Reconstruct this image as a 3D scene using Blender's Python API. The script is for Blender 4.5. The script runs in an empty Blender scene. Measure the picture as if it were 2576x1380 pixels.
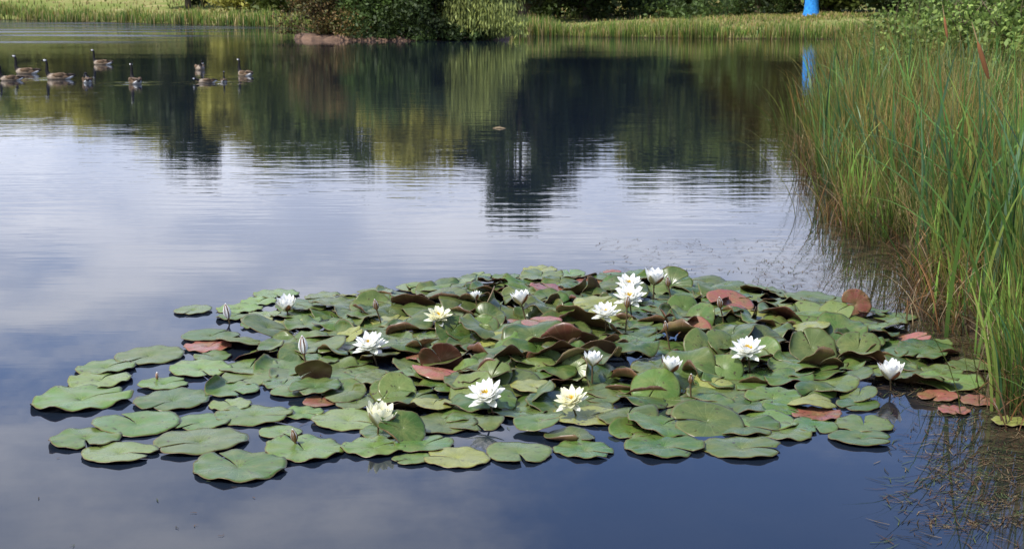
import bpy, math, random
import numpy as np
from mathutils import Vector, Matrix
random.seed(7); rng = np.random.default_rng(7)
scene = bpy.context.scene
R = math.radians

# ------------------------------------------------------------ camera
CAM_H = 1.6; F = 3578.0; PITCH = math.atan(680/F)
cam_d = bpy.data.cameras.new("camera"); cam = bpy.data.objects.new("camera", cam_d)
scene.collection.objects.link(cam); scene.camera = cam
cam.location = (0, 0, CAM_H); cam.rotation_euler = (math.pi/2-PITCH, 0, 0)
cam_d.sensor_width = 36; cam_d.lens = 50; cam_d.clip_start = 0.05; cam_d.clip_end = 5000
cam_d.dof.use_dof = True; cam_d.dof.focus_distance = 6.3; cam_d.dof.aperture_fstop = 11

def gp(u, v, z=0.0):
    """survey note -> place on the pond (metres)"""
    x = (u-1288)/F; yu = (690-v)/F
    d = np.array([x, math.cos(PITCH)+yu*math.sin(PITCH), -math.sin(PITCH)+yu*math.cos(PITCH)])
    t = (z-CAM_H)/d[2]
    return np.array([d[0]*t, d[1]*t, z])

# ------------------------------------------------------------ helpers
def mesh_obj(name, V, Q, mats, fmat=None, col=None, uv=None, smooth=True, link=True):
    V = np.asarray(V, dtype=np.float32); Q = np.asarray(Q, dtype=np.int32)
    me = bpy.data.meshes.new(name)
    nv, nf, k = len(V), len(Q), Q.shape[1]
    me.vertices.add(nv); me.vertices.foreach_set("co", V.ravel())
    me.loops.add(nf*k); me.loops.foreach_set("vertex_index", Q.ravel())
    me.polygons.add(nf); me.polygons.foreach_set("loop_start", np.arange(0, nf*k, k, dtype=np.int32))
    if fmat is not None: me.polygons.foreach_set("material_index", np.asarray(fmat, dtype=np.int32))
    for m in mats: me.materials.append(m)
    me.update(calc_edges=True)
    me.polygons.foreach_set("use_smooth", np.full(nf, smooth, dtype=bool))
    if col is not None:
        c = np.ones((nv, 4), dtype=np.float32); c[:, :3] = col
        a = me.color_attributes.new("col", 'FLOAT_COLOR', 'POINT'); a.data.foreach_set("color", c.ravel())
    if uv is not None:
        a = me.attributes.new("polar", 'FLOAT_VECTOR', 'POINT')
        w = np.zeros((nv, 3), dtype=np.float32); w[:, :uv.shape[1]] = uv
        a.data.foreach_set("vector", w.ravel())
    me.validate(); me.update()
    if not link: return me
    ob = bpy.data.objects.new(name, me); scene.collection.objects.link(ob)
    return ob

class Acc:
    def __init__(s): s.V=[]; s.Q=[]; s.C=[]; s.M=[]; s.n=0
    def add(s, V, Q, C, m=0):
        V=np.asarray(V,float); Q=np.asarray(Q,int)
        C=np.broadcast_to(np.asarray(C,float),(len(V),3))
        s.V.append(V); s.Q.append(Q+s.n); s.C.append(C); s.M.append(np.full(len(Q),m)); s.n+=len(V)
    def make(s, name, mats, **k):
        return mesh_obj(name, np.vstack(s.V), np.vstack(s.Q), mats, fmat=np.concatenate(s.M), col=np.vstack(s.C), **k)

def grid_quads(n, m, wrap=False):
    i=np.arange(n-1)[:,None]; j=np.arange(m if wrap else m-1)[None,:]
    j2=(j+1)%m
    return np.stack([i*m+j, i*m+j2, (i+1)*m+j2, (i+1)*m+j],-1).reshape(-1,4)

def tube(path, ra, rb=None, n=10):
    path=np.asarray(path,float); ra=np.asarray(ra,float); rb=ra if rb is None else np.asarray(rb,float)
    T=np.gradient(path,axis=0); T/=np.linalg.norm(T,axis=1)[:,None]+1e-9
    V=[]
    for p,t,a,b in zip(path,T,ra,rb):
        side=np.cross(t,[0,0,1.0])
        if np.linalg.norm(side)<1e-3: side=np.array([0,1.0,0])
        if abs(t[0])+abs(t[2])>.9 and abs(t[1])<.3: side=np.array([0,-1.0,0])
        side/=np.linalg.norm(side); up=np.cross(side,t)
        for k in range(n):
            an=2*math.pi*k/n
            V.append(p+side*a*math.cos(an)+up*b*math.sin(an))
    return np.array(V), grid_quads(len(path),n,True)

def nt(mat): 
    mat.use_nodes=True; t=mat.node_tree; t.nodes.clear(); return t
def N(t, ty, **k):
    n=t.nodes.new(ty)
    for a,b in k.items(): setattr(n,a,b)
    return n
def S(t, n, **k):
    for a,b in k.items():
        sock=n.inputs[a.replace('_',' ')]
        if isinstance(b,bpy.types.NodeSocket): t.links.new(b,sock)
        else: sock.default_value=b
    return n
def mathn(t,op,a,b=None,clamp=False):
    n=N(t,'ShaderNodeMath',operation=op); n.use_clamp=clamp
    for i,x in enumerate([a,b]):
        if x is None: continue
        if isinstance(x,bpy.types.NodeSocket): t.links.new(x,n.inputs[i])
        else: n.inputs[i].default_value=x
    return n.outputs[0]
def mix(t,f,a,b,mode='MIX'):
    n=N(t,'ShaderNodeMix',data_type='RGBA',blend_type=mode)
    for s_,x in ((n.inputs[0],f),(n.inputs[6],a),(n.inputs[7],b)):
        if isinstance(x,bpy.types.NodeSocket): t.links.new(x,s_)
        else: s_.default_value = x if not isinstance(x,tuple) else (*x[:3],1)
    return n.outputs[2]
def noise(t,vec,scale,detail=4,rough=.55):
    n=N(t,'ShaderNodeTexNoise'); n.inputs['Scale'].default_value=scale; n.inputs['Detail'].default_value=detail; n.inputs['Roughness'].default_value=rough
    if vec is not None: t.links.new(vec,n.inputs['Vector'])
    return n.outputs['Fac']
def mapr(t,v,a,b,c=0.,d=1.,kind='SMOOTHSTEP'):
    n=N(t,'ShaderNodeMapRange',interpolation_type=kind)
    t.links.new(v,n.inputs[0])
    for i,x in enumerate((a,b,c,d)): n.inputs[i+1].default_value=x
    return n.outputs[0]
def mapping(t,vec,sc,rot=(0,0,0),loc=(0,0,0)):
    n=N(t,'ShaderNodeMapping'); t.links.new(vec,n.inputs[0]); n.inputs['Scale'].default_value=sc; n.inputs['Rotation'].default_value=rot; n.inputs['Location'].default_value=loc
    return n.outputs[0]
def pos(t): return N(t,'ShaderNodeNewGeometry').outputs['Position']

def foliage_mat(name, rough=.55, trans=.3, vary=.35, spec=.3, nscale=3.):
    m=bpy.data.materials.new(name); t=nt(m)
    c=N(t,'ShaderNodeAttribute',attribute_name='col').outputs['Color']
    nz=noise(t,pos(t),nscale,2)
    f=mapr(t,nz,.3,.7,1-vary,1+vary,'LINEAR')
    sc=N(t,'ShaderNodeVectorMath',operation='SCALE'); t.links.new(c,sc.inputs[0]); t.links.new(f,sc.inputs['Scale'])
    p=N(t,'ShaderNodeBsdfPrincipled'); S(t,p,Roughness=rough); t.links.new(sc.outputs[0],p.inputs['Base Color']); p.inputs['Specular IOR Level'].default_value=spec
    out=N(t,'ShaderNodeOutputMaterial')
    if trans>0:
        tr=N(t,'ShaderNodeBsdfTranslucent'); t.links.new(sc.outputs[0],tr.inputs[0])
        mx=N(t,'ShaderNodeMixShader'); mx.inputs[0].default_value=trans
        t.links.new(p.outputs[0],mx.inputs[1]); t.links.new(tr.outputs[0],mx.inputs[2]); t.links.new(mx.outputs[0],out.inputs[0])
    else: t.links.new(p.outputs[0],out.inputs[0])
    return m
M_leaf=foliage_mat("tree_leaf",nscale=.6)
M_grass=foliage_mat("reed_blade",rough=.45,trans=.28,vary=.3,nscale=2.,spec=.3)
M_bark=foliage_mat("bark",rough=.9,trans=0,nscale=8)
M_goose=foliage_mat("goose_feather",rough=.7,trans=0,vary=.3,nscale=40.,spec=.2)
M_petal=foliage_mat("lily_petal",rough=.45,trans=.35,vary=.03,nscale=30.,spec=.4)
M_debris=foliage_mat("floating_debris",rough=.8,trans=0,vary=.5,nscale=20.,spec=.2)

# ------------------------------------------------------------ world + sun
SUN_EL=R(52); SUN_AZ=R(-130)
w=bpy.data.worlds.new("World"); scene.world=w; w.use_nodes=True; t=w.node_tree; t.nodes.clear()
sky=N(t,'ShaderNodeTexSky',sky_type='NISHITA'); sky.sun_disc=False; sky.sun_elevation=SUN_EL; sky.sun_rotation=SUN_AZ
sky.air_density=1.0; sky.dust_density=.6; sky.ozone_density=2.5
STR=.13
tc=N(t,'ShaderNodeTexCoord').outputs['Generated']
sep=N(t,'ShaderNodeSeparateXYZ'); t.links.new(tc,sep.inputs[0])
zz=mathn(t,'ADD',mathn(t,'MAXIMUM',sep.outputs[2],0.0),.06)
cb=N(t,'ShaderNodeCombineXYZ'); t.links.new(mathn(t,'DIVIDE',sep.outputs[0],zz),cb.inputs[0]); t.links.new(mathn(t,'DIVIDE',sep.outputs[1],zz),cb.inputs[1])
n1=noise(t,mapping(t,cb.outputs[0],(1.3,1.1,1),loc=(3.1,1.7,0)),1.2,7,.62)
elev=sep.outputs[2]
band=mapr(t,elev,.15,.30,.36,-.16,'SMOOTHSTEP')
left=mathn(t,'MULTIPLY',mapr(t,sep.outputs[0],.09,-.10,0.,.36),mapr(t,elev,.235,.30))
cl=mathn(t,'ADD',mathn(t,'ADD',n1,band),left)
cmask=mapr(t,cl,.42,.76,0.10,1.)
n2=noise(t,mapping(t,cb.outputs[0],(1.4,1.4,1),loc=(9,4,0)),1.3,6,.6)
ccol=mix(t,mapr(t,n2,.35,.65),(0.98/STR,1.08/STR,1.38/STR),(1.56/STR,1.60/STR,1.78/STR))
skyc=mix(t,1.0,sky.outputs[0],(1.0,1.22,1.75),'MULTIPLY')
cc=mix(t,mathn(t,'MULTIPLY',cmask,.92),skyc,ccol)
bg=N(t,'ShaderNodeBackground'); t.links.new(cc,bg.inputs[0]); bg.inputs[1].default_value=STR
t.links.new(bg.outputs[0],N(t,'ShaderNodeOutputWorld').inputs[0])
sl=bpy.data.lights.new("sun",'SUN'); sl.energy=5.0; sl.angle=R(.5); sl.color=(1,.96,.88)
so=bpy.data.objects.new("sun",sl); scene.collection.objects.link(so)
sd=Vector((math.sin(SUN_AZ)*math.cos(SUN_EL),math.cos(SUN_AZ)*math.cos(SUN_EL),math.sin(SUN_EL)))
so.rotation_euler=sd.to_track_quat('Z','Y').to_euler(); so.location=(0,0,50)
scene.view_settings.view_transform='Standard'; scene.view_settings.look='None'; scene.view_settings.exposure=0

# ------------------------------------------------------------ terrain
shore=np.array([(1.5,2.2),(1.8,4.0),(1.95,5.0),(2.05,5.7),(2.3,7.2),(2.55,8.5),(2.6,9.4),(2.55,10.2),(2.65,11.0),(3.3,14.9),(4.4,20),(6.8,30),(12.0,50),(17.5,65.5),
 (10,67),(5,70),(.3,74),(-8,86),(-17.5,102),(-34,124),(-54,150),(-80,165),(-110,150),(-115,70),(-60,8),(-12,1.2),(-2,1.8)],float)
def sdf(P,poly):
    A=poly; B=np.roll(poly,-1,0); d=np.full(len(P),1e9); ins=np.zeros(len(P),bool)
    for a,b in zip(A,B):
        e=b-a; w_=P-a; tt=np.clip((w_@e)/(e@e),0,1); d=np.minimum(d,np.linalg.norm(w_-tt[:,None]*e,axis=1))
        c=((a[1]<=P[:,1])&(b[1]>P[:,1]))|((b[1]<=P[:,1])&(a[1]>P[:,1]))
        xx=a[0]+(P[:,1]-a[1])/((b[1]-a[1]) if b[1]!=a[1] else 1e-9)*e[0]
        ins^= c&(P[:,0]<xx)
    return np.where(ins,-d,d)
def wob(P,s,seed=0):
    return (np.sin(P[:,0]*s*1.3+seed)+np.sin(P[:,1]*s*1.1+seed*2.1)+np.sin((P[:,0]+P[:,1])*s*.7+seed*.7)+np.sin((P[:,0]-P[:,1])*s*1.9+1.3))/4
def height(P):
    P=np.asarray(P,float).reshape(-1,2)
    r=np.hypot(P[:,0],P[:,1])
    d=sdf(P,shore)+wob(P,1.4,1)*np.clip(r/60,.08,.6)
    land=.12*(1-np.exp(-np.clip(d,0,None)/.4))+.026*np.clip(d,0,60)+.06*wob(P,.35,3)*np.clip(d/5,0,1)
    hill=np.clip((-P[:,0]-5)/60,0,1)*np.clip((P[:,1]-80)/80,0,1)
    land+=hill*.06*np.clip(d,0,300)
    land+=.05*np.clip(r-150,0,300)*(P[:,1]>0)*np.clip(P[:,1]/100,0,1)
    return np.where(d>0,land,-np.minimum(.9,.35*(-d)+.01))
az=np.radians(np.concatenate([np.arange(-180,-27,3),np.arange(-27,27,.25),np.arange(27,180,3)]))
rad=np.concatenate([np.geomspace(.4,58,170),np.arange(59,165,1.2),np.geomspace(166,2600,40)])
A_,R_=np.meshgrid(az,rad); P=np.stack([np.sin(A_)*R_,np.cos(A_)*R_],-1).reshape(-1,2)
V=np.column_stack([P,height(P)])
Q=grid_quads(len(rad),len(az),True)[:, ::-1]
M_gr=bpy.data.materials.new("meadow_ground"); t=nt(M_gr)
p_=pos(t); a=noise(t,p_,.12,5); b=noise(t,mapping(t,p_,(1,.5,1)),1.1,6,.7); c=noise(t,p_,14,4)
col=mix(t,mapr(t,a,.38,.62),(.17,.22,.05),(.42,.35,.16)); col=mix(t,mapr(t,b,.35,.65),col,(.22,.25,.07))
col=mix(t,mapr(t,c,.3,.8,0,.5),col,(.07,.09,.025))
sz=N(t,'ShaderNodeSeparateXYZ'); t.links.new(p_,sz.inputs[0])
col=mix(t,mapr(t,sz.outputs[2],.10,.02),col,(.05,.035,.02))
pb=N(t,'ShaderNodeBsdfPrincipled'); S(t,pb,Roughness=.95); t.links.new(col,pb.inputs['Base Color']); pb.inputs['Specular IOR Level'].default_value=.1
bm=N(t,'ShaderNodeBump'); bm.inputs['Distance'].default_value=.15; t.links.new(b,bm.inputs['Height']); t.links.new(bm.outputs[0],pb.inputs['Normal'])
t.links.new(pb.outputs[0],N(t,'ShaderNodeOutputMaterial').inputs[0])
mesh_obj("ground",V,Q,[M_gr])

# ------------------------------------------------------------ water
M_w=bpy.data.materials.new("pond_water"); t=nt(M_w)
p_=pos(t); sy=N(t,'ShaderNodeSeparateXYZ'); t.links.new(p_,sy.inputs[0])
wv1=noise(t,mapping(t,p_,(.8,3.2,1),rot=(0,0,R(4))),1.6,3,.5)
wv2=noise(t,mapping(t,p_,(.35,1.0,1),rot=(0,0,R(-6))),.9,2,.5)
patch=noise(t,mapping(t,p_,(.05,.14,1)),1.,3,.5)
wind=mapr(t,patch,.40,.62,.45,1.2)
near=mapr(t,sy.outputs[1],5.5,14,.10,1.)
h=mathn(t,'ADD',mathn(t,'MULTIPLY',wv1,.0028),mathn(t,'MULTIPLY',wv2,.0023))
h=mathn(t,'MULTIPLY',mathn(t,'MULTIPLY',h,wind),near)
for (gu,gv,am) in [(340,211,.0026),(540,209,.0036),(617,191,.0026),(110,200,.0024)]:
    g_=gp(gu,gv); vd=N(t,'ShaderNodeVectorMath',operation='DISTANCE'); t.links.new(p_,vd.inputs[0]); vd.inputs[1].default_value=(g_[0],g_[1],0)
    dd=vd.outputs['Value']; rg_=mathn(t,'MULTIPLY',mathn(t,'SINE',mathn(t,'MULTIPLY',dd,11.)),mapr(t,dd,.2,1.5,am,0.))
    h=mathn(t,'ADD',h,rg_)
bm=N(t,'ShaderNodeBump'); bm.inputs['Distance'].default_value=1.0; bm.inputs['Strength'].default_value=1.0; t.links.new(h,bm.inputs['Height'])
pb=N(t,'ShaderNodeBsdfPrincipled')
mud=noise(t,p_,1.2,5); mud2=noise(t,p_,9,5,.65)
bank=mapr(t,mathn(t,'ADD',mathn(t,'SUBTRACT',sy.outputs[0],mathn(t,'MULTIPLY',sy.outputs[1],.09)),mathn(t,'MULTIPLY',mud,.9)),1.25,2.1)
body=mix(t,bank,(.009,.014,.023),mix(t,mapr(t,mud2,.4,.65),(.014,.012,.007),(.065,.045,.022)))
t.links.new(body,pb.inputs['Base Color']); pb.inputs['IOR'].default_value=1.37
far=mapr(t,sy.outputs[1],15,60,.012,.035,'LINEAR')
strk=mapr(t,noise(t,mapping(t,p_,(.04,.22,1)),1.,4,.6),.42,.60)
ruf=mathn(t,'MULTIPLY',mathn(t,'MULTIPLY',mapr(t,sy.outputs[0],-9,-22),mapr(t,sy.outputs[1],48,70)),strk)
t.links.new(mathn(t,'ADD',far,mathn(t,'MULTIPLY',ruf,.24)),pb.inputs['Roughness'])
t.links.new(bm.outputs[0],pb.inputs['Normal'])
t.links.new(pb.outputs[0],N(t,'ShaderNodeOutputMaterial').inputs[0])
mesh_obj("water",[(-130,-2,0),(30,-2,0),(30,175,0),(-130,175,0)],[[0,1,2,3]],[M_w],smooth=False)

# ------------------------------------------------------------ lily pads
FL=[(1582,720,64,'open',.12),(1583,752,72,'open',.11),(1522,792,66,'open',.11),(932,872,80,'open',.09),(1882,886,80,'open',.11),(1226,1000,92,'open',.08),(1102,800,64,'open',.10,True),(1437,1012,78,'open',.07,True),(952,1072,80,'cup',.04,True),(2240,954,64,'cup',.05),(1686,936,56,'cup',.085),(1490,918,48,'cup',.10),(1312,765,50,'cup',.10),(1645,716,56,'cup',.09),(722,781,52,'cup',.03),(1197,752,28,'cup',.07)]
BD=[(575,803,40,'budw',.02),(765,893,48,'budw',.08),(743,1112,34,'bud',.02),(1813,776,30,'bud',.09),(1682,722,26,'bud',.10),(948,780,28,'bud',.08),(1577,775,30,'bud',.13),(1676,832,24,'bud',.1),(1737,965,26,'bud',.07),(395,952,16,'budw',.015)]
FW=np.array([gp(f[0],f[1],f[4])[:2] for f in FL+BD])
outline=[(80,1010),(190,950),(290,885),(450,878),(450,850),(530,825),(440,785),(640,748),(760,740),(900,748),(1090,708),(1200,688),(1350,674),(1560,682),(1740,692),(1950,722),(2130,748),(2280,790),(2310,840),(2430,880),(2500,940),(2490,985),(2300,985),(2250,1030),(2230,1112),(2100,1108),(1960,1135),(1800,1150),(1600,1150),(1400,1155),(1200,1160),(1060,1160),(870,1145),(720,1175),(480,1180),(210,1150),(140,1105),(250,1060),(80,1025)]
OW=np.array([gp(*o)[:2] for o in outline])
pads=[]
def addpx(u,v,wpx,kind='g'):
    p=gp(u,v); rng_=math.sqrt(p[0]**2+p[1]**2+CAM_H**2)
    pads.append([p[0],p[1],wpx/F*rng_/2*.98,kind,0.0])
for e in [(205,1008,245),(215,1107,175),(345,1068,225),(300,1142,190),(502,1115,240),(600,1177,255),(640,1048,200),(705,1090,120),(765,1133,210),(940,1128,165),(435,1010,200),(250,960,170),(265,928,150),(375,898,180),
 (1150,1155,170,'y'),(1035,1157,100),(1305,1142,180),(1470,1135,160),(1670,1125,205),(1865,1130,205),(2165,1105,155),(1970,1090,150),(485,783,105),(693,742,120),(530,848,150),(525,873,130,'r'),(810,1012,100,'r'),
 (2350,868,90),(2440,922,115),(2540,1065,90,'y'),(2360,1000,110,'r'),(2465,1010,100,'r'),(2400,1035,80,'r'),(2055,1045,130,'r'),(1360,682,90,'y'),(1540,688,50,'r'),(2100,800,90,'r'),(2250,800,110),(2230,870,120),(820,750,110),(600,780,120)]:
    addpx(*e)
lo=OW.min(0); hi=OW.max(0); CX,CY=.35,6.75
tries=0
while tries<9500 and len(pads)<450:
    tries+=1
    q=np.array([rng.uniform(lo[0],hi[0]),rng.uniform(lo[1],hi[1])])
    s=sdf(q[None],OW)[0]
    r=rng.uniform(.085,.155)
    if s>-r*.75: continue
    inter=max(0,1-math.hypot((q[0]-CX)/1.85,(q[1]-CY)/1.75))
    k=(1.22 if inter<.1 else .72) if q[0]>-1.35 else 1.32
    if inter>.35: k=.62
    if any((q[0]-p[0])**2+(q[1]-p[1])**2<((r+p[2])*k*.62)**2 for p in pads): continue
    kind='g'
    x=rng.random()
    if x<.012: kind='r'
    elif x<.055: kind='y'
    dx=FW[:,0]-q[0]; dy=FW[:,1]-q[1]
    if ((np.abs(dx)<.13)&(dy>-.08)&(dy<.32)).any(): inter=min(inter,.11)
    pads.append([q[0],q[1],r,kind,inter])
LV=[];LQ=[];LC=[];LP=[];LM=[];n0=0
NR,NA=9,54
GREENS=[(.070,.130,.022),(.100,.165,.034),(.055,.112,.020),(.125,.170,.046),(.088,.126,.030)]
def bend(L,phi,s0,rho,maxang=2.4):
    d=np.array([math.cos(phi),math.sin(phi)]); s=L[:,0]*d[0]+L[:,1]*d[1]
    e=np.clip(s-s0,0,None); th=np.minimum(e/rho,maxang); rest=e-th*rho
    ns=np.where(s>s0,s0+rho*np.sin(th)+rest*np.cos(th),s); nz=np.where(s>s0,rho*(1-np.cos(th))+rest*np.sin(th),0)
    L[:,0]+=(ns-s)*d[0]; L[:,1]+=(ns-s)*d[1]; L[:,2]+=nz
def add_pad(x,y,r,kind,inter,upright=None,zoff=None,ext_tilt=None):
    global n0
    nh=rng.uniform(.03,.10)
    a=np.linspace(nh,2*math.pi-nh,NA); rr=np.linspace(0,1,NR)**.8
    A2,R2=np.meshgrid(a,rr)
    da=np.minimum(A2,2*math.pi-A2)-nh
    ph=rng.uniform(0,6.28,4)
    edge=1-.14*np.exp(-(da/.16)**2)+.022*np.sin(3*A2+ph[0])+.018*np.sin(5*A2+ph[1])+.014*np.sin(27*A2+ph[2])*np.sin(4*A2+ph[3])
    el=rng.uniform(.88,1.0)
    Rr=R2*r*(1+(edge-1)*R2**2)
    L=np.stack([Rr*np.cos(A2),Rr*np.sin(A2)*el,np.zeros_like(Rr)],-1).reshape(-1,3)
    f=R2.ravel(); an=A2.ravel()
    wa=rng.uniform(.001,.006+.05*inter) if kind=='g' else .002
    L[:,2]+=(-.010*np.exp(-(f/.2)**2)+wa*f**3*np.sin(rng.integers(2,5)*an+ph[0]) + rng.uniform(.001,.006)*f**4*np.sin(9*an+ph[1]))*(r/.14)
    L[:,2]+= .0012*np.abs(np.sin(an*8))*f*(1-f)
    L=L@np.array(Matrix.Rotation(rng.uniform(0,6.28),3,'Z')).T
    pr=rng.random(); fr=lambda: (-math.pi/2+rng.normal(0,.8)) if rng.random()<.33 else rng.uniform(0,6.28)
    if kind=='g':
        if pr<.06+.95*inter:
            bend(L,fr(),r*rng.uniform(.35,.88),r*rng.uniform(.14,.4),rng.uniform(.7,2.3))
        if rng.random()<.6*inter:
            bend(L,fr(),r*rng.uniform(.4,.85),r*rng.uniform(.2,.5),rng.uniform(.5,1.8))
        if pr>.55 and inter<.25: bend(L,fr(),r*.87,r*.2,.9)
    if inter>.15 and rng.random()<.5:
        L[:,2]-=.25*r*f**2*np.abs(np.cos(an+ph[2])); 
    tilt=R(rng.uniform(0,2.2)) if inter<.12 else R(min(48,abs(rng.normal(0,7+26*inter))))
    if ext_tilt is not None: tilt=ext_tilt
    td=rng.uniform(0,6.28) if upright is None else upright
    L=L@np.array(Matrix.Rotation(tilt,3,Vector((math.cos(td),math.sin(td),0)))).T
    z=rng.uniform(.004,.014) if inter<.12 else rng.uniform(.012,.03+.08*inter)
    if inter<.12: z=max(z,.003-L[:,2].min()*.8)
    if zoff is not None: z=zoff
    L+=np.array([x,y,z])
    if inter<.12: L[:,2]=np.maximum(L[:,2],.003)
    if kind=='g':
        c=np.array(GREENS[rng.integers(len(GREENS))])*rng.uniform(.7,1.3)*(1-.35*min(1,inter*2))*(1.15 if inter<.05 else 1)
    elif kind=='y': c=np.array((.24,.25,.06))
    else: c=np.array((.30,.09,.07))*rng.uniform(.7,1.1)
    C=np.repeat(c[None],len(L),0)
    LV.append(L); LQ.append(grid_quads(NR,NA)[:, ::-1]+n0); LC.append(C)
    LP.append(np.stack([an,f,np.full(len(f),rng.uniform(0,50))],-1)); n0+=len(L)
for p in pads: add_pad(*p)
EX=[(1110,905,110,-62,0,'g'),(1375,770,80,-60,.9,'g'),(1500,885,95,-50,0.2,'g'),(1760,795,80,58,-.7,'g'),(790,930,85,-60,0,'g'),(1380,865,110,-40,0,'g'),(2060,910,110,-45,.1,'g'),
     (1770,870,100,50,.6,'g'),(1650,970,120,38,0,'g'),(2160,870,105,30,-.3,'g'),(1010,1075,115,38,.4,'g'),(1140,830,90,45,.5,'g'),(1240,930,100,-40,.2,'g'),(1820,925,90,42,-.2,'g'),(2152,765,74,74,.2,'r'),(2345,945,120,-22,0.,'g'),(1190,790,60,-45,.5,'g'),(1720,770,80,45,.2,'g'),(1000,975,90,40,.3,'g')]
k_=0
while k_<28:
    u=rng.normal(1500,330); v=rng.normal(870,85)
    if not(950<u<2200 and 740<v<1060): continue
    q=gp(u,v,.05); dx=FW[:,0]-q[0]; dy=FW[:,1]-q[1]
    if ((np.abs(dx)<.18)&(dy>-.12)&(dy<.5)).any(): continue
    EX.append((u,v,rng.uniform(60,100)*v/900,rng.choice([-1,1,1,1])*rng.uniform(22,52),rng.normal(0,.6),'g')); k_+=1
for (u,v,wp,tl,td,kd) in EX:
    zz0=.05 if kd=='g' else .075
    p=gp(u,v,zz0); rg=math.hypot(math.hypot(p[0],p[1]),CAM_H)
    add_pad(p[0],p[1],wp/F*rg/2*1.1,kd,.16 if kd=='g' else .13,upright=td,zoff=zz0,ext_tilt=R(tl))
M_pt=bpy.data.materials.new("lily_leaf_top"); t=nt(M_pt)
pa=N(t,'ShaderNodeAttribute',attribute_name='polar').outputs['Vector']; sp=N(t,'ShaderNodeSeparateXYZ'); t.links.new(pa,sp.inputs[0])
an,rf=sp.outputs[0],sp.outputs[1]
c=N(t,'ShaderNodeAttribute',attribute_name='col').outputs['Color']
wn=noise(t,pos(t),9,3)
v1=mathn(t,'ABSOLUTE',mathn(t,'SINE',mathn(t,'ADD',mathn(t,'MULTIPLY',an,9.5),mathn(t,'MULTIPLY',mathn(t,'MULTIPLY',wn,rf),1.6))))
thr=mathn(t,'DIVIDE',.022,mathn(t,'ADD',rf,.12))
vein=mathn(t,'MULTIPLY',mathn(t,'LESS_THAN',v1,mathn(t,'MULTIPLY',thr,1.6)),mapr(t,rf,1.0,.75,.15,1.))
big=noise(t,pos(t),16,4,.6); fine=noise(t,pos(t),120,3,.6)
c1=mix(t,mapr(t,big,.38,.72,0,.5),c,(.17,.175,.05))
c1=mix(t,mathn(t,'MULTIPLY',vein,.45),c1,(.25,.32,.12))
c1=mix(t,mapr(t,fine,.35,.75,0,.35),c1,(.04,.07,.015))
spot=noise(t,pos(t),46,2,.5)
c1=mix(t,mapr(t,spot,.66,.71,0,.9),c1,(.045,.03,.015))
c1=mix(t,mapr(t,rf,.945,1.,0,.65),c1,(.12,.07,.03))
dust=noise(t,pos(t),5,3)
pb=N(t,'ShaderNodeBsdfPrincipled'); t.links.new(c1,pb.inputs['Base Color']); t.links.new(mapr(t,dust,.35,.65,.25,.42),pb.inputs['Roughness']); pb.inputs['Specular IOR Level'].default_value=.38
bm=N(t,'ShaderNodeBump'); bm.inputs['Distance'].default_value=.003; bm.inputs['Strength'].default_value=.25
t.links.new(mathn(t,'ADD',mathn(t,'MULTIPLY',v1,.3),big),bm.inputs['Height']); t.links.new(bm.outputs[0],pb.inputs['Normal'])
t.links.new(pb.outputs[0],N(t,'ShaderNodeOutputMaterial').inputs[0])
M_pb=bpy.data.materials.new("lily_leaf_underside"); t=nt(M_pb)
pa=N(t,'ShaderNodeAttribute',attribute_name='polar').outputs['Vector']; sp=N(t,'ShaderNodeSeparateXYZ'); t.links.new(pa,sp.inputs[0])
v1=mathn(t,'ABSOLUTE',mathn(t,'SINE',mathn(t,'MULTIPLY',sp.outputs[0],9.5)))
big=noise(t,pos(t),10,4)
hue=N(t,'ShaderNodeTexWhiteNoise',noise_dimensions='1D'); t.links.new(sp.outputs[2],hue.inputs['W'])
base=mix(t,hue.outputs[0],(.125,.030,.024),(.19,.15,.055))
cb_=mix(t,mapr(t,big,.3,.7),base,(.08,.038,.02))
cb_=mix(t,mapr(t,v1,.25,.0,0,.5),cb_,(.21,.12,.065))
pb=N(t,'ShaderNodeBsdfPrincipled'); t.links.new(cb_,pb.inputs['Base Color']); S(t,pb,Roughness=.36)
t.links.new(pb.outputs[0],N(t,'ShaderNodeOutputMaterial').inputs[0])
lp=mesh_obj("water_lily_leaves",np.vstack(LV),np.vstack(LQ),[M_pt,M_pb],fmat=np.zeros(sum(len(q) for q in LQ)),col=np.vstack(LC),uv=np.vstack(LP))
sm=lp.modifiers.new("thick",'SOLIDIFY'); sm.thickness=.0018; sm.offset=-1; sm.material_offset=1; sm.material_offset_rim=1

# ------------------------------------------------------------ lily flowers
def petal(acc,L,W,az_,e0,e1,r0,z0,cin,cbase,cupf=.35,m=0,inner=0):
    nt_,ns_=8,5
    tt=np.linspace(0,1,nt_); ss=np.linspace(-1,1,ns_)
    e=e0+(e1-e0)*tt; dr=np.cumsum(np.cos(e))*L/nt_; dz=np.cumsum(np.sin(e))*L/nt_
    dr-=dr[0]; dz-=dz[0]
    wd=W*np.clip(np.sin(math.pi*np.clip(tt,0,1)**.85*.97+.03),0,1)**.75
    V=[];C=[]
    for i in range(nt_):
        nrm=np.array([-math.sin(e[i]),math.cos(e[i])])
        for s in ss:
            cu=cupf*wd[i]*s*s
            rr_=r0+dr[i]+nrm[0]*cu; z_=z0+dz[i]+nrm[1]*cu; y_=s*wd[i]
            V.append((rr_*math.cos(az_)-y_*math.sin(az_),rr_*math.sin(az_)+y_*math.cos(az_),z_))
            C.append(np.array(cbase)*(1-tt[i])**1.5+np.array(cin)*(1-(1-tt[i])**1.5) if inner==0 else (np.array(cbase) if abs(s)<.8 else np.array(cin)))
    acc.add(V,grid_quads(nt_,ns_),np.array(C),m)
WHT=(.93,.93,.90); CRM=(.88,.86,.62); BRN=(.16,.065,.03)
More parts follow.
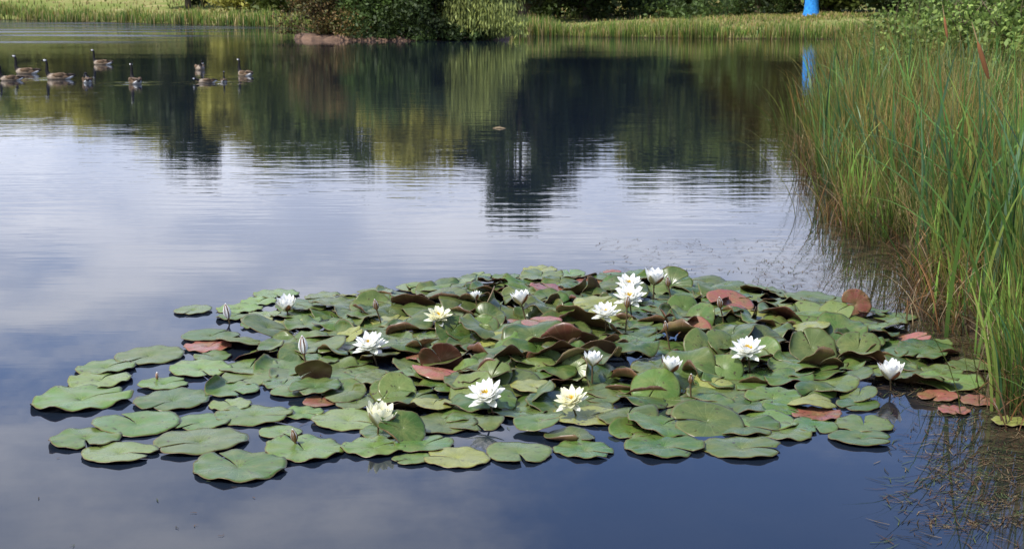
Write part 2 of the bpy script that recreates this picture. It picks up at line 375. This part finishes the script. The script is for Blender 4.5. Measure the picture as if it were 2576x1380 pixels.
def flower(name,u,v,wpx,kind,zc=.075,yel=False,bn=BRN):
    p=gp(u,v,zc); rg=np.linalg.norm(p-np.array([0,0,CAM_H])); D=wpx/F*rg*1.3
    acc=Acc(); j=lambda s=.08: rng.uniform(-s,s)
    wc=(.92,.90,.68) if yel else WHT
    if kind=='open':
        L=D*.5
        for k in range(4): petal(acc,L*1.0,L*.19,k*math.pi/2+.4+j(.15),R(-6),R(12),.004,-.006,WHT,(.6,.6,.4))
        for n_,l,e0,e1,o in [(8,1.0,8,32,0),(8,.97,24,46,.4),(7,.88,38,58,.1),(5,.66,52,70,.5)]:
            for k in range(n_): petal(acc,L*l*rng.uniform(.9,1.08),L*.185*rng.uniform(.9,1.1),o+k*2*math.pi/n_+j(.12),R(e0)+j(),R(e1)+j(.15),.005,0,wc,CRM if yel else (.88,.88,.76))
        for k in range(40):
            rr_=rng.uniform(.1,1); petal(acc,L*.40,L*.035,rng.uniform(0,6.28),R(90-40*rr_),R(80),L*.13*rr_,.002,(.80,.58,.06),(.72,.5,.06))
    elif kind=='cup':
        L=D*.72
        for k in range(4): petal(acc,L*.95,L*.24,k*math.pi/2+rng.uniform(.3,1.2),R(30),R(62),.004,-.004,WHT,bn if k%2 else (.35,.32,.16),m=0,inner=1)
        for n_,l,e0,e1,o in [(7,1.0,34,70,0),(7,.97,46,80,.4),(6,.86,58,88,.1)]:
            for k in range(n_): petal(acc,L*l*rng.uniform(.92,1.05),L*.21,o+k*2*math.pi/n_+j(.12),R(e0)+j(),R(e1)+j(.1),.005,0,wc,CRM)
        for k in range(16): petal(acc,L*.4,L*.03,rng.uniform(0,6.28),R(75),R(88),L*.06,.002,(.75,.55,.08),(.7,.5,.06))
    else:
        L=D
        for k in range(6): petal(acc,L*.98,L*.19,k*1.05,R(62),R(112),.002,0,WHT,WHT if kind=='budw' else bn,cupf=.8)
        for k in range(4): petal(acc,L*.97,L*(.15 if kind=='budw' else .22),k*math.pi/2+.2,R(56),R(113),.003,-.002,(.8,.75,.6) if kind=='budw' else bn,bn,cupf=.9,inner=1)
    st,sq=tube([(0,0,.002),(0.004,0,-.04),(.012,.004,-zc-.05)],[.0045,.004,.004],n=6); acc.add(st,sq,(.14,.10,.05))
    ob=acc.make(name,[M_petal]); ob.location=p
    ob.rotation_euler=(rng.uniform(.12,.42),rng.uniform(-.25,.1),0) if kind=='open' else (rng.uniform(-.1,.25),rng.uniform(-.2,.2),0)
for f in FL: flower("water_lily_flower",*f)
for f in BD: flower("water_lily_bud",*f,bn=(.26,.095,.035) if f[3]=='budw' else (.21,.11,.04))

# ------------------------------------------------------------ blades
def blades(B,H,lean,leand,W,C,seg=6,droop=.3,tipcol=None):
    n=len(B); tt=np.linspace(0,1,seg+1)
    d=np.stack([np.cos(leand),np.sin(leand)],-1)
    out=(lean*H)[:,None]*(tt[None]**1.7)*(1.)
    zz_=H[:,None]*(tt[None]-droop*lean[:,None]*tt[None]**3)
    cen=np.zeros((n,seg+1,3)); cen[:,:,0]=B[:,0,None]+out*d[:,0,None]; cen[:,:,1]=B[:,1,None]+out*d[:,1,None]; cen[:,:,2]=B[:,2,None]+zz_
    wa=rng.uniform(0,math.pi,n); wdv=np.stack([np.cos(wa),np.sin(wa),np.zeros(n)],-1)
    wd=W[:,None]*(1-tt[None]**2.2*.93)
    Lf=cen-wdv[:,None]*wd[:,:,None]/2; Rt=cen+wdv[:,None]*wd[:,:,None]/2
    V=np.stack([Lf,Rt],2).reshape(-1,3)
    base=(np.arange(n)*(seg+1)*2)[:,None]; k=np.arange(seg)[None]*2
    Q=np.stack([base+k,base+k+1,base+k+3,base+k+2],-1).reshape(-1,4)
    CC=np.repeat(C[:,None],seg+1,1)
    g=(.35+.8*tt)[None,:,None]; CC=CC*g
    if tipcol is not None:
        f=np.clip((tt-.6)/.4,0,1)[None,:,None]*tipcol[1][:,None,None]; CC=CC*(1-f)+np.array(tipcol[0])*f
    CC=np.repeat(CC,2,1).reshape(-1,3)
    return V,Q,CC
def shore_x(y):
    return np.interp(y,[2.2,4,5,5.7,7.2,8.5,9.4,10.2,11,14.9,20,30,50,65.5],[1.5,1.8,1.95,2.05,2.3,2.55,2.6,2.55,2.65,3.3,4.4,6.8,12,17.5])
def pal(n,cols,wts,j=.25):
    i=rng.choice(len(cols),n,p=np.array(wts)/sum(wts)); return np.array(cols)[i]*rng.uniform(1-j,1+j,(n,1))
RC=[(.10,.18,.028),(.18,.21,.04),(.27,.18,.05),(.055,.115,.022),(.38,.29,.13),(.29,.13,.045)]
acc=Acc()
def rushbed(nt_,per,y0,y1,w0,w1,hmin,hmax,W,wt,sp=.09):
    ty=rng.uniform(y0,y1,nt_); to=w0+(w1-w0)*rng.random(nt_)**1.2
    tx=shore_x(ty)+to+.16*np.sin(ty*2.3)+.1*np.sin(ty*5.1)
    th=rng.uniform(hmin,hmax,nt_)*(.78+.3*np.clip(to,0,1))*(1+.12*np.sin(ty*1.7+to*3))
    tcl=pal(nt_,RC,wt,.35); tlean=rng.uniform(.1,.45,nt_); tdry=rng.random(nt_)
    k=np.repeat(np.arange(nt_),per); n=len(k)
    ox=rng.normal(0,sp,n); oy=rng.normal(0,sp,n)
    x=tx[k]+ox; y=ty[k]+oy
    z=np.maximum(height(np.stack([x,y],-1)),-.05)
    r_=np.hypot(ox,oy)/sp
    lean=np.abs(rng.normal(0,.13,n))+.14*r_*tlean[k]/.3; ld=np.arctan2(oy,ox)*1.0+rng.normal(0,.5,n)
    ed=(to[k]<.3)&(rng.random(n)<.4); ld=np.where(ed,math.pi+rng.normal(0,.5,n),ld)
    C=tcl[k]*.75+pal(n,RC,wt)*.25
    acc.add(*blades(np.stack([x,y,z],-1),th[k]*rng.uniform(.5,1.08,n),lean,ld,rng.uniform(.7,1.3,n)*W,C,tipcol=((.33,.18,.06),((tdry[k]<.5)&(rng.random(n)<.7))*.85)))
rushbed(155,44,5.2,10,.02,2.2,.62,1.06,.0048,[6,3,3,5,.8,1.1])
rushbed(240,38,9,18,-.02,3.5,.68,1.14,.0066,[5,4,3.5,4,.8,1.1],sp=.13)
rushbed(210,32,17,34,-.05,5.5,.75,1.28,.011,[5,4,3,3,.8,.6],sp=.22)
rushbed(150,26,32,66,-.2,8,.7,1.3,.022,[5,3,2,3,1,.2],sp=.35)
n=3800; y=rng.uniform(5.2,16,n); x=shore_x(y)+rng.uniform(-.14,.9,n)+.16*np.sin(y*2.3)+.1*np.sin(y*5.1)
acc.add(*blades(np.stack([x,y,np.full(n,-.02)],-1),rng.uniform(.12,.5,n),rng.uniform(.2,1.4,n),rng.uniform(0,6.28,n),np.full(n,.006),pal(n,[(.30,.15,.06),(.12,.07,.03),(.40,.30,.16)],[3,3,1.2])))
acc.make("rushes",[M_grass])
acc=Acc()
TC=[(.085,.19,.04),(.14,.26,.05),(.05,.125,.045),(.25,.33,.07),(.10,.19,.09)]
def clump(x,y,n,h,spread=.12,W=.014,leanm=.22,z=-.03,ld=None,C=None):
    B=np.stack([x+rng.normal(0,spread,n),y+rng.normal(0,spread,n),np.full(n,z)],-1)
    l=np.abs(rng.normal(leanm*.6,leanm,n)); dd=rng.uniform(0,6.28,n) if ld is None else ld+rng.normal(0,.8,n)
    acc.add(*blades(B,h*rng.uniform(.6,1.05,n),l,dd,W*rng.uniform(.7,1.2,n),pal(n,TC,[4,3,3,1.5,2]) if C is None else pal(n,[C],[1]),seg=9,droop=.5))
LG=(.21,.36,.06)
for (u,v,n,h) in [(2170,565,24,.6),(2140,550,14,.65),(2420,705,24,.45),(2410,790,20,.38),(2520,900,26,.5),(2545,990,18,.6),(2500,850,14,.45),(2100,505,16,.75),(2080,470,14,.8),(2075,420,12,.85),(2230,600,12,.55),(2350,690,14,.55)]:
    p=gp(u,v); clump(p[0],p[1],n,h,spread=.05,W=.014,C=LG if v>540 else None,leanm=.16)
for i in range(150):
    y=rng.uniform(5.8,26); x=shore_x(y)+rng.uniform(.02,1.8+y*.06); clump(x,y,int(rng.integers(5,12)),rng.uniform(.95,1.52),spread=.16,W=.015+.0009*y,leanm=rng.uniform(.12,.45))
for (x,y) in [(2.45,6.6),(2.55,7.3),(2.8,7.9),(2.95,8.6),(2.6,6.9)]: clump(x,y,18,1.52,spread=.12,leanm=.28,W=.019)
clump(1.83,4.5,6,.55,spread=.03,W=.018,leanm=.08)
clump(1.93,4.9,8,.6,spread=.05,W=.014,leanm=.35,ld=math.pi*1.05)
clump(2.02,5.5,14,.7,spread=.08,W=.013,leanm=.4,ld=math.pi)
acc.make("reedmace_leaves",[M_grass])
def bulrush(bx,by,tx,ty,h):
    a_=Acc(); tt=np.linspace(0,1,10)[:,None]; path=np.array([bx,by,-.03])*(1-tt)+np.array([tx,ty,h])*tt; path[:,0]+=.05*np.sin(tt[:,0]*3)
    v_,q_=tube(path,np.full(10,.004),n=6); a_.add(v_,q_,(.16,.2,.05))
    d_=(path[-1]-path[-2]); d_/=np.linalg.norm(d_); s0=path[-1]
    hp=np.array([s0+d_*k for k in np.linspace(0,.2,9)]); v_,q_=tube(hp,[.003,.009,.0115,.012,.012,.012,.0115,.008,.002],n=10); a_.add(v_,q_,(.24,.10,.04))
    hp=np.array([s0+d_*(.2+k) for k in np.linspace(0,.1,4)]); v_,q_=tube(hp,[.003,.004,.003,.001],n=6); a_.add(v_,q_,(.35,.25,.12))
    a_.make("bulrush",[M_bark])
bulrush(2.70,7.2,2.32,7.0,1.24); bulrush(3.9,12.5,3.8,12.6,1.3)

def band(name,pts,n,depth,h0,h1,W,wt,back=0):
    a_=Acc(); pts=np.array(pts,float); k=rng.uniform(0,len(pts)-1.001,n); i=k.astype(int); f=(k-i)[:,None]
    b=pts[i]*(1-f)+pts[i+1]*f; e=pts[i+1]-pts[i]; nr=np.stack([-e[:,1],e[:,0]],-1); nr/=np.linalg.norm(nr,axis=1)[:,None]
    nr*=np.sign(nr[:,1])[:,None]
    b=b+nr*(back-.5+depth*rng.random(n))[:,None]
    z=np.maximum(height(b),-.05); clumpf=.7+.35*np.sin(b[:,0]*1.3)*np.sin(b[:,0]*.37+1)+.15*rng.random(n)
    clumpf=np.clip(clumpf,.4,1.1)
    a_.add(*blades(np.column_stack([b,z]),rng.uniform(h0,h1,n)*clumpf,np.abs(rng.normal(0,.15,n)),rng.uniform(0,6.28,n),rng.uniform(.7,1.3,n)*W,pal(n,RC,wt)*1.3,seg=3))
    a_.make(name,[M_grass])
far_right=[(20,65),(17.5,65.5),(10,67),(5,70),(.3,74),(-6,83)]
band("far_reeds",far_right,9000,2.6,.5,.95,.035,[5,5,1,2,2.5,0])
band("far_reeds",[(-8,86),(-17.5,102),(-34,124),(-54,150),(-72,162)],9000,4,.7,1.3,.07,[5,5,1,2,3,0])
band("meadow_grass",[(40,72),(17.5,70),(10,71),(5,74),(.3,78),(-6,87)],7000,26,.12,.32,.06,[2,5,1,0,6,0],back=3)
band("meadow_grass",[(-8,90),(-17.5,107),(-34,130),(-60,158)],8000,60,.3,.7,.12,[2,5,1,0,6,0],back=4)

# ------------------------------------------------------------ trees
def leaves(cen,size,col,flat=False,hang=0):
    n=len(cen); a_=rng.normal(size=(n,3)); 
    if hang: a_=a_*.25+np.array([0,0,-1.])*hang
    a_/=np.linalg.norm(a_,axis=1)[:,None]
    b_=rng.normal(size=(n,3)); b_-= (b_*a_).sum(1)[:,None]*a_; b_/=np.linalg.norm(b_,axis=1)[:,None]
    s=size*rng.uniform(.6,1.3,(n,1)); wv=.55 if not hang else .25
    V=np.stack([cen-a_*s*.5,cen+b_*s*wv*.5,cen+a_*s*.5,cen-b_*s*wv*.5],1).reshape(-1,3)
    return V,np.arange(n*4).reshape(-1,4),np.repeat(col,4,0)
def tree_mesh(name,H,cr,base,nc,nl,ls,col,shape='round',trunk=.25,dark=.45):
    acc=Acc(); cs=[]
    hc=(H+base)/2; hv=(H-base)/2
    while len(cs)<nc:
        q=rng.uniform(-1,1,3)
        rr_=np.linalg.norm(q*np.array([1,1,.85]))
        if rr_>1 or rr_<.3: continue
        cs.append([q[0]*cr*.82,q[1]*cr*.82,hc+q[2]*hv*.88])
    cs=np.array(cs)
    tp=[(0,0,-.3),(.05*cr,0,H*.2),(-.03*cr,.02,H*.45),(0,0,H*.8)]
    v_,q_=tube(tp,[trunk*1.25,trunk,trunk*.7,trunk*.15],n=8); acc.add(v_,q_,(.09,.07,.05),1)
    for c_ in cs[:min(nc,26)]:
        z0=rng.uniform(.15,.6)*c_[2]+.1
        v_,q_=tube([(0,0,z0),(c_[0]*.5,c_[1]*.5,z0+(c_[2]-z0)*.6),tuple(c_)],[trunk*.35,trunk*.2,trunk*.05],n=5); acc.add(v_,q_,(.08,.06,.045),1)
    csz=rng.uniform(.22,.40,nc)*cr
    k=rng.integers(0,nc,nl); off=rng.normal(size=(nl,3)); off/=np.linalg.norm(off,axis=1)[:,None]; off*=(rng.random((nl,1))**.45)*csz[k][:,None]; off[:,2]*=.8
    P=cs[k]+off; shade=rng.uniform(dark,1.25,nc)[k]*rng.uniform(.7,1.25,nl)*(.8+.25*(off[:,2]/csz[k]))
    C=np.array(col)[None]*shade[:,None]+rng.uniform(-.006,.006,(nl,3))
    P[:,2]=np.maximum(P[:,2],.05)
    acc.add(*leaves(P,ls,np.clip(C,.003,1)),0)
    return acc.make(name,[M_leaf,M_bark],link=False,smooth=False)
DK=(.065,.09,.026); MD=(.14,.18,.038); OL=(.46,.43,.10); 
tm_dark=tree_mesh("tree_dark",12,4.0,.2,56,12000,.52,DK)
tm_mid=tree_mesh("tree_mid",11,4.4,.2,60,12000,.52,MD)
tm_ol=tree_mesh("tree_olive",11,4.2,.1,60,12000,.50,OL,dark=.75)
def put(name,me,u,D,vtop,wpx,nat=(11,4.2)):
    x=(u-1288)/F*.982*D
    dep=PITCH+math.atan((vtop-690)/F); g=height([[x,D]])[0]; top=D*math.tan(dep)-CAM_H
    ob=bpy.data.objects.new(name,me); scene.collection.objects.link(ob)
    hs=(top-g)/nat[0]; ws=wpx/F*D/2/nat[1]
    ob.location=(x,D,g-.05); ob.scale=(ws,ws,hs); ob.rotation_euler=(0,0,rng.uniform(0,6.28)); return ob
dk=(12,4.0); md=(11,4.4); ol=(11,4.2)
put("broadleaf_tree",tm_dark,1312,92,575,330,nat=dk)
put("broadleaf_tree",tm_dark,1480,97,420,280,nat=dk)
put("broadleaf_tree",tm_dark,1400,104,450,260,nat=dk)
put("broadleaf_tree",tm_mid,1640,104,455,310,nat=md)
put("broadleaf_tree",tm_dark,1770,112,480,300,nat=dk)
put("broadleaf_tree",tm_mid,1910,104,475,300,nat=md)
put("broadleaf_tree",tm_mid,2080,100,450,310,nat=md)
put("broadleaf_tree",tm_dark,2280,90,440,340,nat=dk)
put("broadleaf_tree",tm_mid,2500,85,440,340,nat=md)
put("willow_tree",tm_ol,1045,100,465,330,nat=ol)
put("willow_tree",tm_ol,1180,112,410,240,nat=ol)
put("broadleaf_tree",tm_mid,860,118,420,290,nat=md)
put("broadleaf_tree",tm_mid,720,124,410,270,nat=md)
put("broadleaf_tree",tm_dark,472,150,445,210,nat=dk)
put("willow_tree",tm_ol,190,175,350,300,nat=ol)
put("willow_tree",tm_ol,600,140,365,240,nat=ol)
put("broadleaf_tree",tm_mid,330,170,345,200,nat=md)
put("willow_tree",tm_ol,-60,180,350,300,nat=ol)
put("broadleaf_tree",tm_mid,-300,170,360,300,nat=md)
acc=Acc(); n=60000; az_=rng.uniform(-.62,.62,n); D_=rng.uniform(185,215,n); 
x=np.sin(az_)*D_; y=np.cos(az_)*D_; prof=12.6+1.8*np.sin(az_*31)+1.4*np.sin(az_*73+1)+1.2*np.sin(az_*17)
g=height(np.stack([x,y],-1)); zf=rng.random(n)**.6; top=np.clip(prof*np.clip((x+75)/30,.55,1)+g*.4,0,17); z=g+(top-g*.4)*zf
ids=(np.floor(az_*70)+np.floor(z/2.0)*7).astype(int); sh=(np.sin(ids*12.9898)*43758.5%1)*.7+.55
wc_=np.clip(np.sin(az_*23+.5)*.5+.5,0,1)[:,None]; C=(np.array(MD)*(1-wc_)+np.array(OL)*wc_*.7)*sh[:,None]*rng.uniform(.7,1.3,(n,1))
acc.add(*leaves(np.stack([x,y,z],-1),1.7,C)); acc.make("distant_woodland",[M_leaf],smooth=False)
acc=Acc(); n=24000; u_=rng.uniform(1280,2900,n); D_=rng.uniform(96,103,n)+4*np.sin(u_*.01); x=(u_-1288)/F*D_
g=height(np.stack([x,D_],-1)); top=2.6+1.0*np.sin(u_*.021)+.7*np.sin(u_*.053+2)+.4*np.sin(u_*.13)
zf=rng.random(n)**.8; z=g+np.clip(top,.8,9)*zf
ids=(np.floor(u_/22)+np.floor(z*1.4)*13).astype(int); sh=(np.sin(ids*12.9898)*43758.5%1)*.8+.4
C=np.array((.08,.125,.032))*sh[:,None]*rng.uniform(.7,1.3,(n,1))
acc.add(*leaves(np.stack([x,D_,z],-1),.30,C)); acc.make("hedgerow",[M_leaf],smooth=False)
def bush_mesh(name,rx,ry,h,nc,nl,ls,col,z0=0,hang=0,limb=(.06,.045,.03),spread=.3,wild=0):
    acc=Acc(); a_=rng.uniform(0,6.28,nc); rr_=rng.random(nc)**.5; zc=rng.uniform(.08,1,nc)
    k_=np.sqrt(np.clip(1-(zc*.9)**2,.1,1)); cs=np.stack([np.cos(a_)*rr_*rx*k_,np.sin(a_)*rr_*ry*k_,zc*h*.9],-1)
    for c_ in cs:
        b0=(c_[0]*.3,c_[1]*.3,-.1); v_,q_=tube([b0,(c_[0]*.7,c_[1]*.7,c_[2]*.6),tuple(c_)],[.04,.025,.006],n=5); acc.add(v_,q_,limb,1)
        if wild:
            for j_ in range(4):
                e=c_+np.array([rng.normal(0,.3),rng.normal(0,.3),rng.uniform(.2,.7)]); v_,q_=tube([tuple(c_*.8),tuple(c_),tuple(e)],[.015,.01,.003],n=4); acc.add(v_,q_,limb,1)
    cz=rng.uniform(.6,1.2,nc)*spread*h
    k=rng.integers(0,nc,nl); off=rng.normal(size=(nl,3)); off/=np.linalg.norm(off,axis=1)[:,None]; off*=rng.random((nl,1))**.5*cz[k][:,None]
    P=cs[k]+off
    if hang: P[:,2]=cs[k][:,2]+.2*h-rng.random(nl)**1.2*(cs[k][:,2]+.2*h-.08)*rng.uniform(.6,1,nc)[k]; P[:,:2]=cs[k][:,:2]+np.round(off[:,:2]/.12)*.12+rng.normal(0,.02,(nl,2))
    P[:,2]=np.maximum(P[:,2],.02+.12*rng.random(nl))
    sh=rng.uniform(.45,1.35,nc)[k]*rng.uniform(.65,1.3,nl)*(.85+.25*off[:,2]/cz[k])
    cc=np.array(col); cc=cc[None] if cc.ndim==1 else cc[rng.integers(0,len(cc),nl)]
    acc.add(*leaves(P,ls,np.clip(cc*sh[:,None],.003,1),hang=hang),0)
    return acc.make(name,[M_leaf,M_bark],smooth=False)
# island
IX,IY,IA,IB=-5.2,67.4,4.95,3.8
rings=[(1.06,-.4),(1.0,.0),(.985,.12),(.95,.18),(.7,.26),(.35,.3),(.02,.32)]
V=[];
for f,z in rings:
    for k in range(96):
        an_=2*math.pi*k/96; wv=1+.03*math.sin(7*an_)+.02*math.sin(17*an_+1)+.008*math.sin(41*an_)
        V.append((IX+IA*f*wv*math.cos(an_),IY+IB*f*wv*math.sin(an_),z+(.05*math.sin(an_*23)+.04*math.sin(an_*11) if .1<z<.22 else 0)))
M_is=bpy.data.materials.new("island_earth"); t=nt(M_is); b=noise(t,pos(t),3,6,.7)
pb=N(t,'ShaderNodeBsdfPrincipled'); t.links.new(mix(t,mapr(t,b,.35,.65),(.07,.04,.025),(.20,.12,.075)),pb.inputs['Base Color']); S(t,pb,Roughness=.9)
bm=N(t,'ShaderNodeBump'); bm.inputs['Distance'].default_value=.1; t.links.new(b,bm.inputs['Height']); t.links.new(bm.outputs[0],pb.inputs['Normal'])
t.links.new(pb.outputs[0],N(t,'ShaderNodeOutputMaterial').inputs[0])
mesh_obj("island",V,grid_quads(len(rings),96,True),[M_is])
def place(ob,x,y,z): ob.location=(x,y,z); return ob
place(bush_mesh("tamarisk_shrub",2.3,2.2,3.0,46,18000,.14,[(.17,.13,.04),(.13,.14,.035),(.26,.16,.055)],wild=1,limb=(.12,.07,.04)),-8.2,66.2,.2)
place(bush_mesh("alder_shrub",2.0,2.4,3.3,40,16000,.19,(.075,.12,.026)),-5.8,65.7,.1)
place(bush_mesh("alder_shrub",1.9,2.3,3.2,38,15000,.19,(.05,.08,.02)),-3.6,65.3,.05)
place(bush_mesh("weeping_willow",1.7,2.0,3.4,38,20000,.24,(.32,.36,.10),hang=1.),-1.6,65.0,.0)
place(bush_mesh("island_undergrowth",2.7,1.5,.7,50,10000,.14,(.075,.12,.03),spread=.5),-3.4,64.4,.0)
SH=[(.18,.27,.055),(.24,.32,.075),(.13,.20,.045)]
for (x,y,rx,h) in [(7.8,22.5,1.7,1.95),(9.6,27,2.0,2.2),(10.8,34,2.3,2.4),(6.9,18.5,1.2,1.6),(13.5,42,2.6,2.4),(15.5,50,2.2,2.0),(18.5,58,2.6,2.3)]:
    place(bush_mesh("sallow_shrub",rx,rx,h,34,11000,.06+.0016*y,SH,wild=1,limb=(.13,.10,.06)),x,y,float(height([[x,y]])[0]))

# ------------------------------------------------------------ blue post
D=95; x=(2042-1288)/F*.982*D; g=float(height([[x,D]])[0])
acc=Acc(); prof=[(0,-.3),(.62,-.3),(.60,0),(.50,.25),(.44,.9),(.42,2.6),(.44,2.75),(.30,2.95),(.02,3.0)]
V=[]
for r_,z in prof:
    for k in range(24): V.append((r_*math.cos(k*math.pi/12),r_*math.sin(k*math.pi/12),z))
acc.add(V,grid_quads(len(prof),24,True),(.03,.24,.66))
for zz_ in (.5,1.2,1.9,2.5):
    v_,q_=tube([(0,0,zz_-.03),(0,0,zz_),(0,0,zz_+.03)],[.47,.475,.47],n=24); acc.add(v_,q_,(.04,.32,.75))
ob=acc.make("blue_post",[M_bark]); ob.location=(x,D,g)

# ------------------------------------------------------------ geese
def goose(u,v,heading,pose='up',sc=.56,name="canada_goose"):
    acc=Acc(); B=(.12,.078,.045); PALE=(.30,.24,.18); BLK=(.010,.009,.009); WH=(.85,.84,.8)
    xs=[-.52,-.46,-.40,-.30,-.18,-.02,.14,.26,.34,.385]; zc=[.15,.145,.13,.11,.10,.09,.09,.10,.12,.135]
    wd=[.012,.05,.085,.13,.165,.185,.175,.14,.09,.03]; hh=[.010,.022,.045,.085,.115,.135,.135,.12,.085,.03]
    v_,q_=tube(np.column_stack([xs,np.zeros(10),zc]),wd,hh,n=16)
    C=[]
    for p in v_:
        up=(p[2]-.10)
        if p[0]<-.43: c_=BLK
        elif p[0]<-.30: c_=WH if up<.035 else (.10,.07,.05)
        elif p[0]>.24: c_=PALE
        else: c_=B if up>.0 else (.20,.15,.10)
        C.append(c_)
    acc.add(v_,q_,np.array(C))
    for s in (-1,1):
        path=[(.20,s*.12,.15),(.08,s*.150,.165),(-.10,s*.150,.17),(-.28,s*.10,.175),(-.44,s*.035,.185),(-.50,s*.01,.185)]
        v_,q_=tube(path,[.01,.045,.05,.04,.02,.004],[.02,.075,.08,.05,.018,.004],n=10)
        sh=np.where((np.floor(v_[:,0]*26)%2)==0,1.25,.8)[:,None]; cw=np.array(B)*sh; cw[v_[:,0]<-.38]=(.04,.03,.025); acc.add(v_,q_,cw)
    if pose=='up':
        npth=[(.28,0,.13),(.35,0,.20),(.385,0,.30),(.375,0,.42),(.375,0,.54),(.40,0,.61)]; nr=[.095,.075,.054,.044,.040,.036]; hd=np.array([.435,0,.635]); hdir=np.array([1,0,-.12])
    elif pose=='low':
        npth=[(.30,0,.13),(.38,0,.17),(.46,0,.20),(.52,0,.23),(.56,0,.245)]; nr=[.085,.06,.048,.04,.036]; hd=np.array([.60,0,.245]); hdir=np.array([1,0,-.3])
    else:
        npth=[(.28,0,.15),(.36,0,.26),(.34,.03,.36),(.24,.06,.38),(.14,.08,.33)]; nr=[.085,.055,.044,.04,.036]; hd=np.array([.09,.09,.29]); hdir=np.array([-1,.1,-.6])
    v_,q_=tube(npth,nr,n=12); cc=np.tile(BLK,(len(v_),1)).astype(float); cc[:12]=PALE; acc.add(v_,q_,cc)
    hdir=hdir/np.linalg.norm(hdir)
    tt=np.array([-.07,-.05,-.02,.015,.045,.062]); v_,q_=tube([hd+hdir*k for k in tt],[.014,.038,.047,.043,.031,.019],n=14)
    rel=(v_-hd)@hdir; cc=np.tile(BLK,(len(v_),1)).astype(float)
    vz=v_[:,2]-hd[2]; cc[(rel<.018)&(rel>-.055)&(vz<.018)]=WH; acc.add(v_,q_,cc)
    v_,q_=tube([hd+hdir*k for k in (.05,.08,.11,.125)],[.020,.015,.010,.002],[.019,.012,.005,.001],n=8); acc.add(v_,q_,BLK)
    ob=acc.make(name,[M_goose]); p=gp(u,v); ob.location=(p[0],p[1],-.02); ob.rotation_euler=(0,0,heading); ob.scale=(sc,)*3
    return ob
PI=math.pi
goose(28,203,PI+.2,sc=.56); goose(68,186,PI-.1,sc=.68); goose(150,200,PI+.05,sc=.68); goose(220,208,PI*.5+.3,'preen'); goose(258,163,PI-.2,sc=.64)
goose(340,211,PI*.66,sc=.64); goose(503,176,-PI*.4,'preen',sc=.64); goose(520,208,PI+.4,'low',sc=.45); goose(563,206,PI*.55,'up',sc=.36); goose(617,191,PI*.75,sc=.6)

# ------------------------------------------------------------ floating bits
acc=Acc()
def scat(n,us,vs,sz):
    for _ in range(n):
        u=rng.uniform(*us); v=rng.uniform(*vs)
        p=gp(u,v)
        if sdf(p[None,:2],shore)[0]>0.15: continue
        l=rng.uniform(.3,1)*sz; a_=rng.uniform(0,PI); m_=np.array([math.cos(a_),math.sin(a_),0])*l/2; o_=np.array([-math.sin(a_),math.cos(a_),0])*.0016
        k_=np.array([o_[0],o_[1],0])*rng.uniform(-8,8); c_=np.array([(.08,.045,.022),(.03,.025,.012),(.15,.11,.055),(.06,.08,.025)][rng.choice(4,p=[.35,.30,.15,.20])])
        z_=np.array([0,0,.003]); V=[p+z_-m_-o_,p+z_-m_+o_,p+z_+k_+o_,p+z_+k_-o_,p+z_+m_+o_*.3,p+z_+m_-o_*.3]
        acc.add(V,[[0,3,2,1],[3,5,4,2]],c_)
scat(350,(1500,2150),(600,690),.10); scat(1000,(1900,2450),(650,780),.12); scat(1400,(2150,2576),(700,1000),.11)
scat(260,(2200,2576),(1000,1380),.10); scat(700,(2330,2576),(980,1330),.12); scat(12,(80,700),(1150,1380),.04); scat(300,(600,2300),(800,1100),.05)
acc.make("floating_debris",[M_debris],smooth=False)
p=gp(1255,323); a_=Acc(); v_,q_=tube([(-.08,0,.0),(-.04,.01,.008),(.015,0,.01),(.06,-.01,.006),(.09,0,.0)],[.002,.006,.007,.005,.002],n=8); a_.add(v_,q_,(.38,.28,.16))
v_,q_=tube([(-.02,0,.008),(.0,.01,.02),(.02,.02,.03)],[.004,.003,.001],n=6); a_.add(v_,q_,(.35,.26,.15)); ob=a_.make("driftwood_stick",[M_bark]); ob.location=p
print("pads",len(pads))
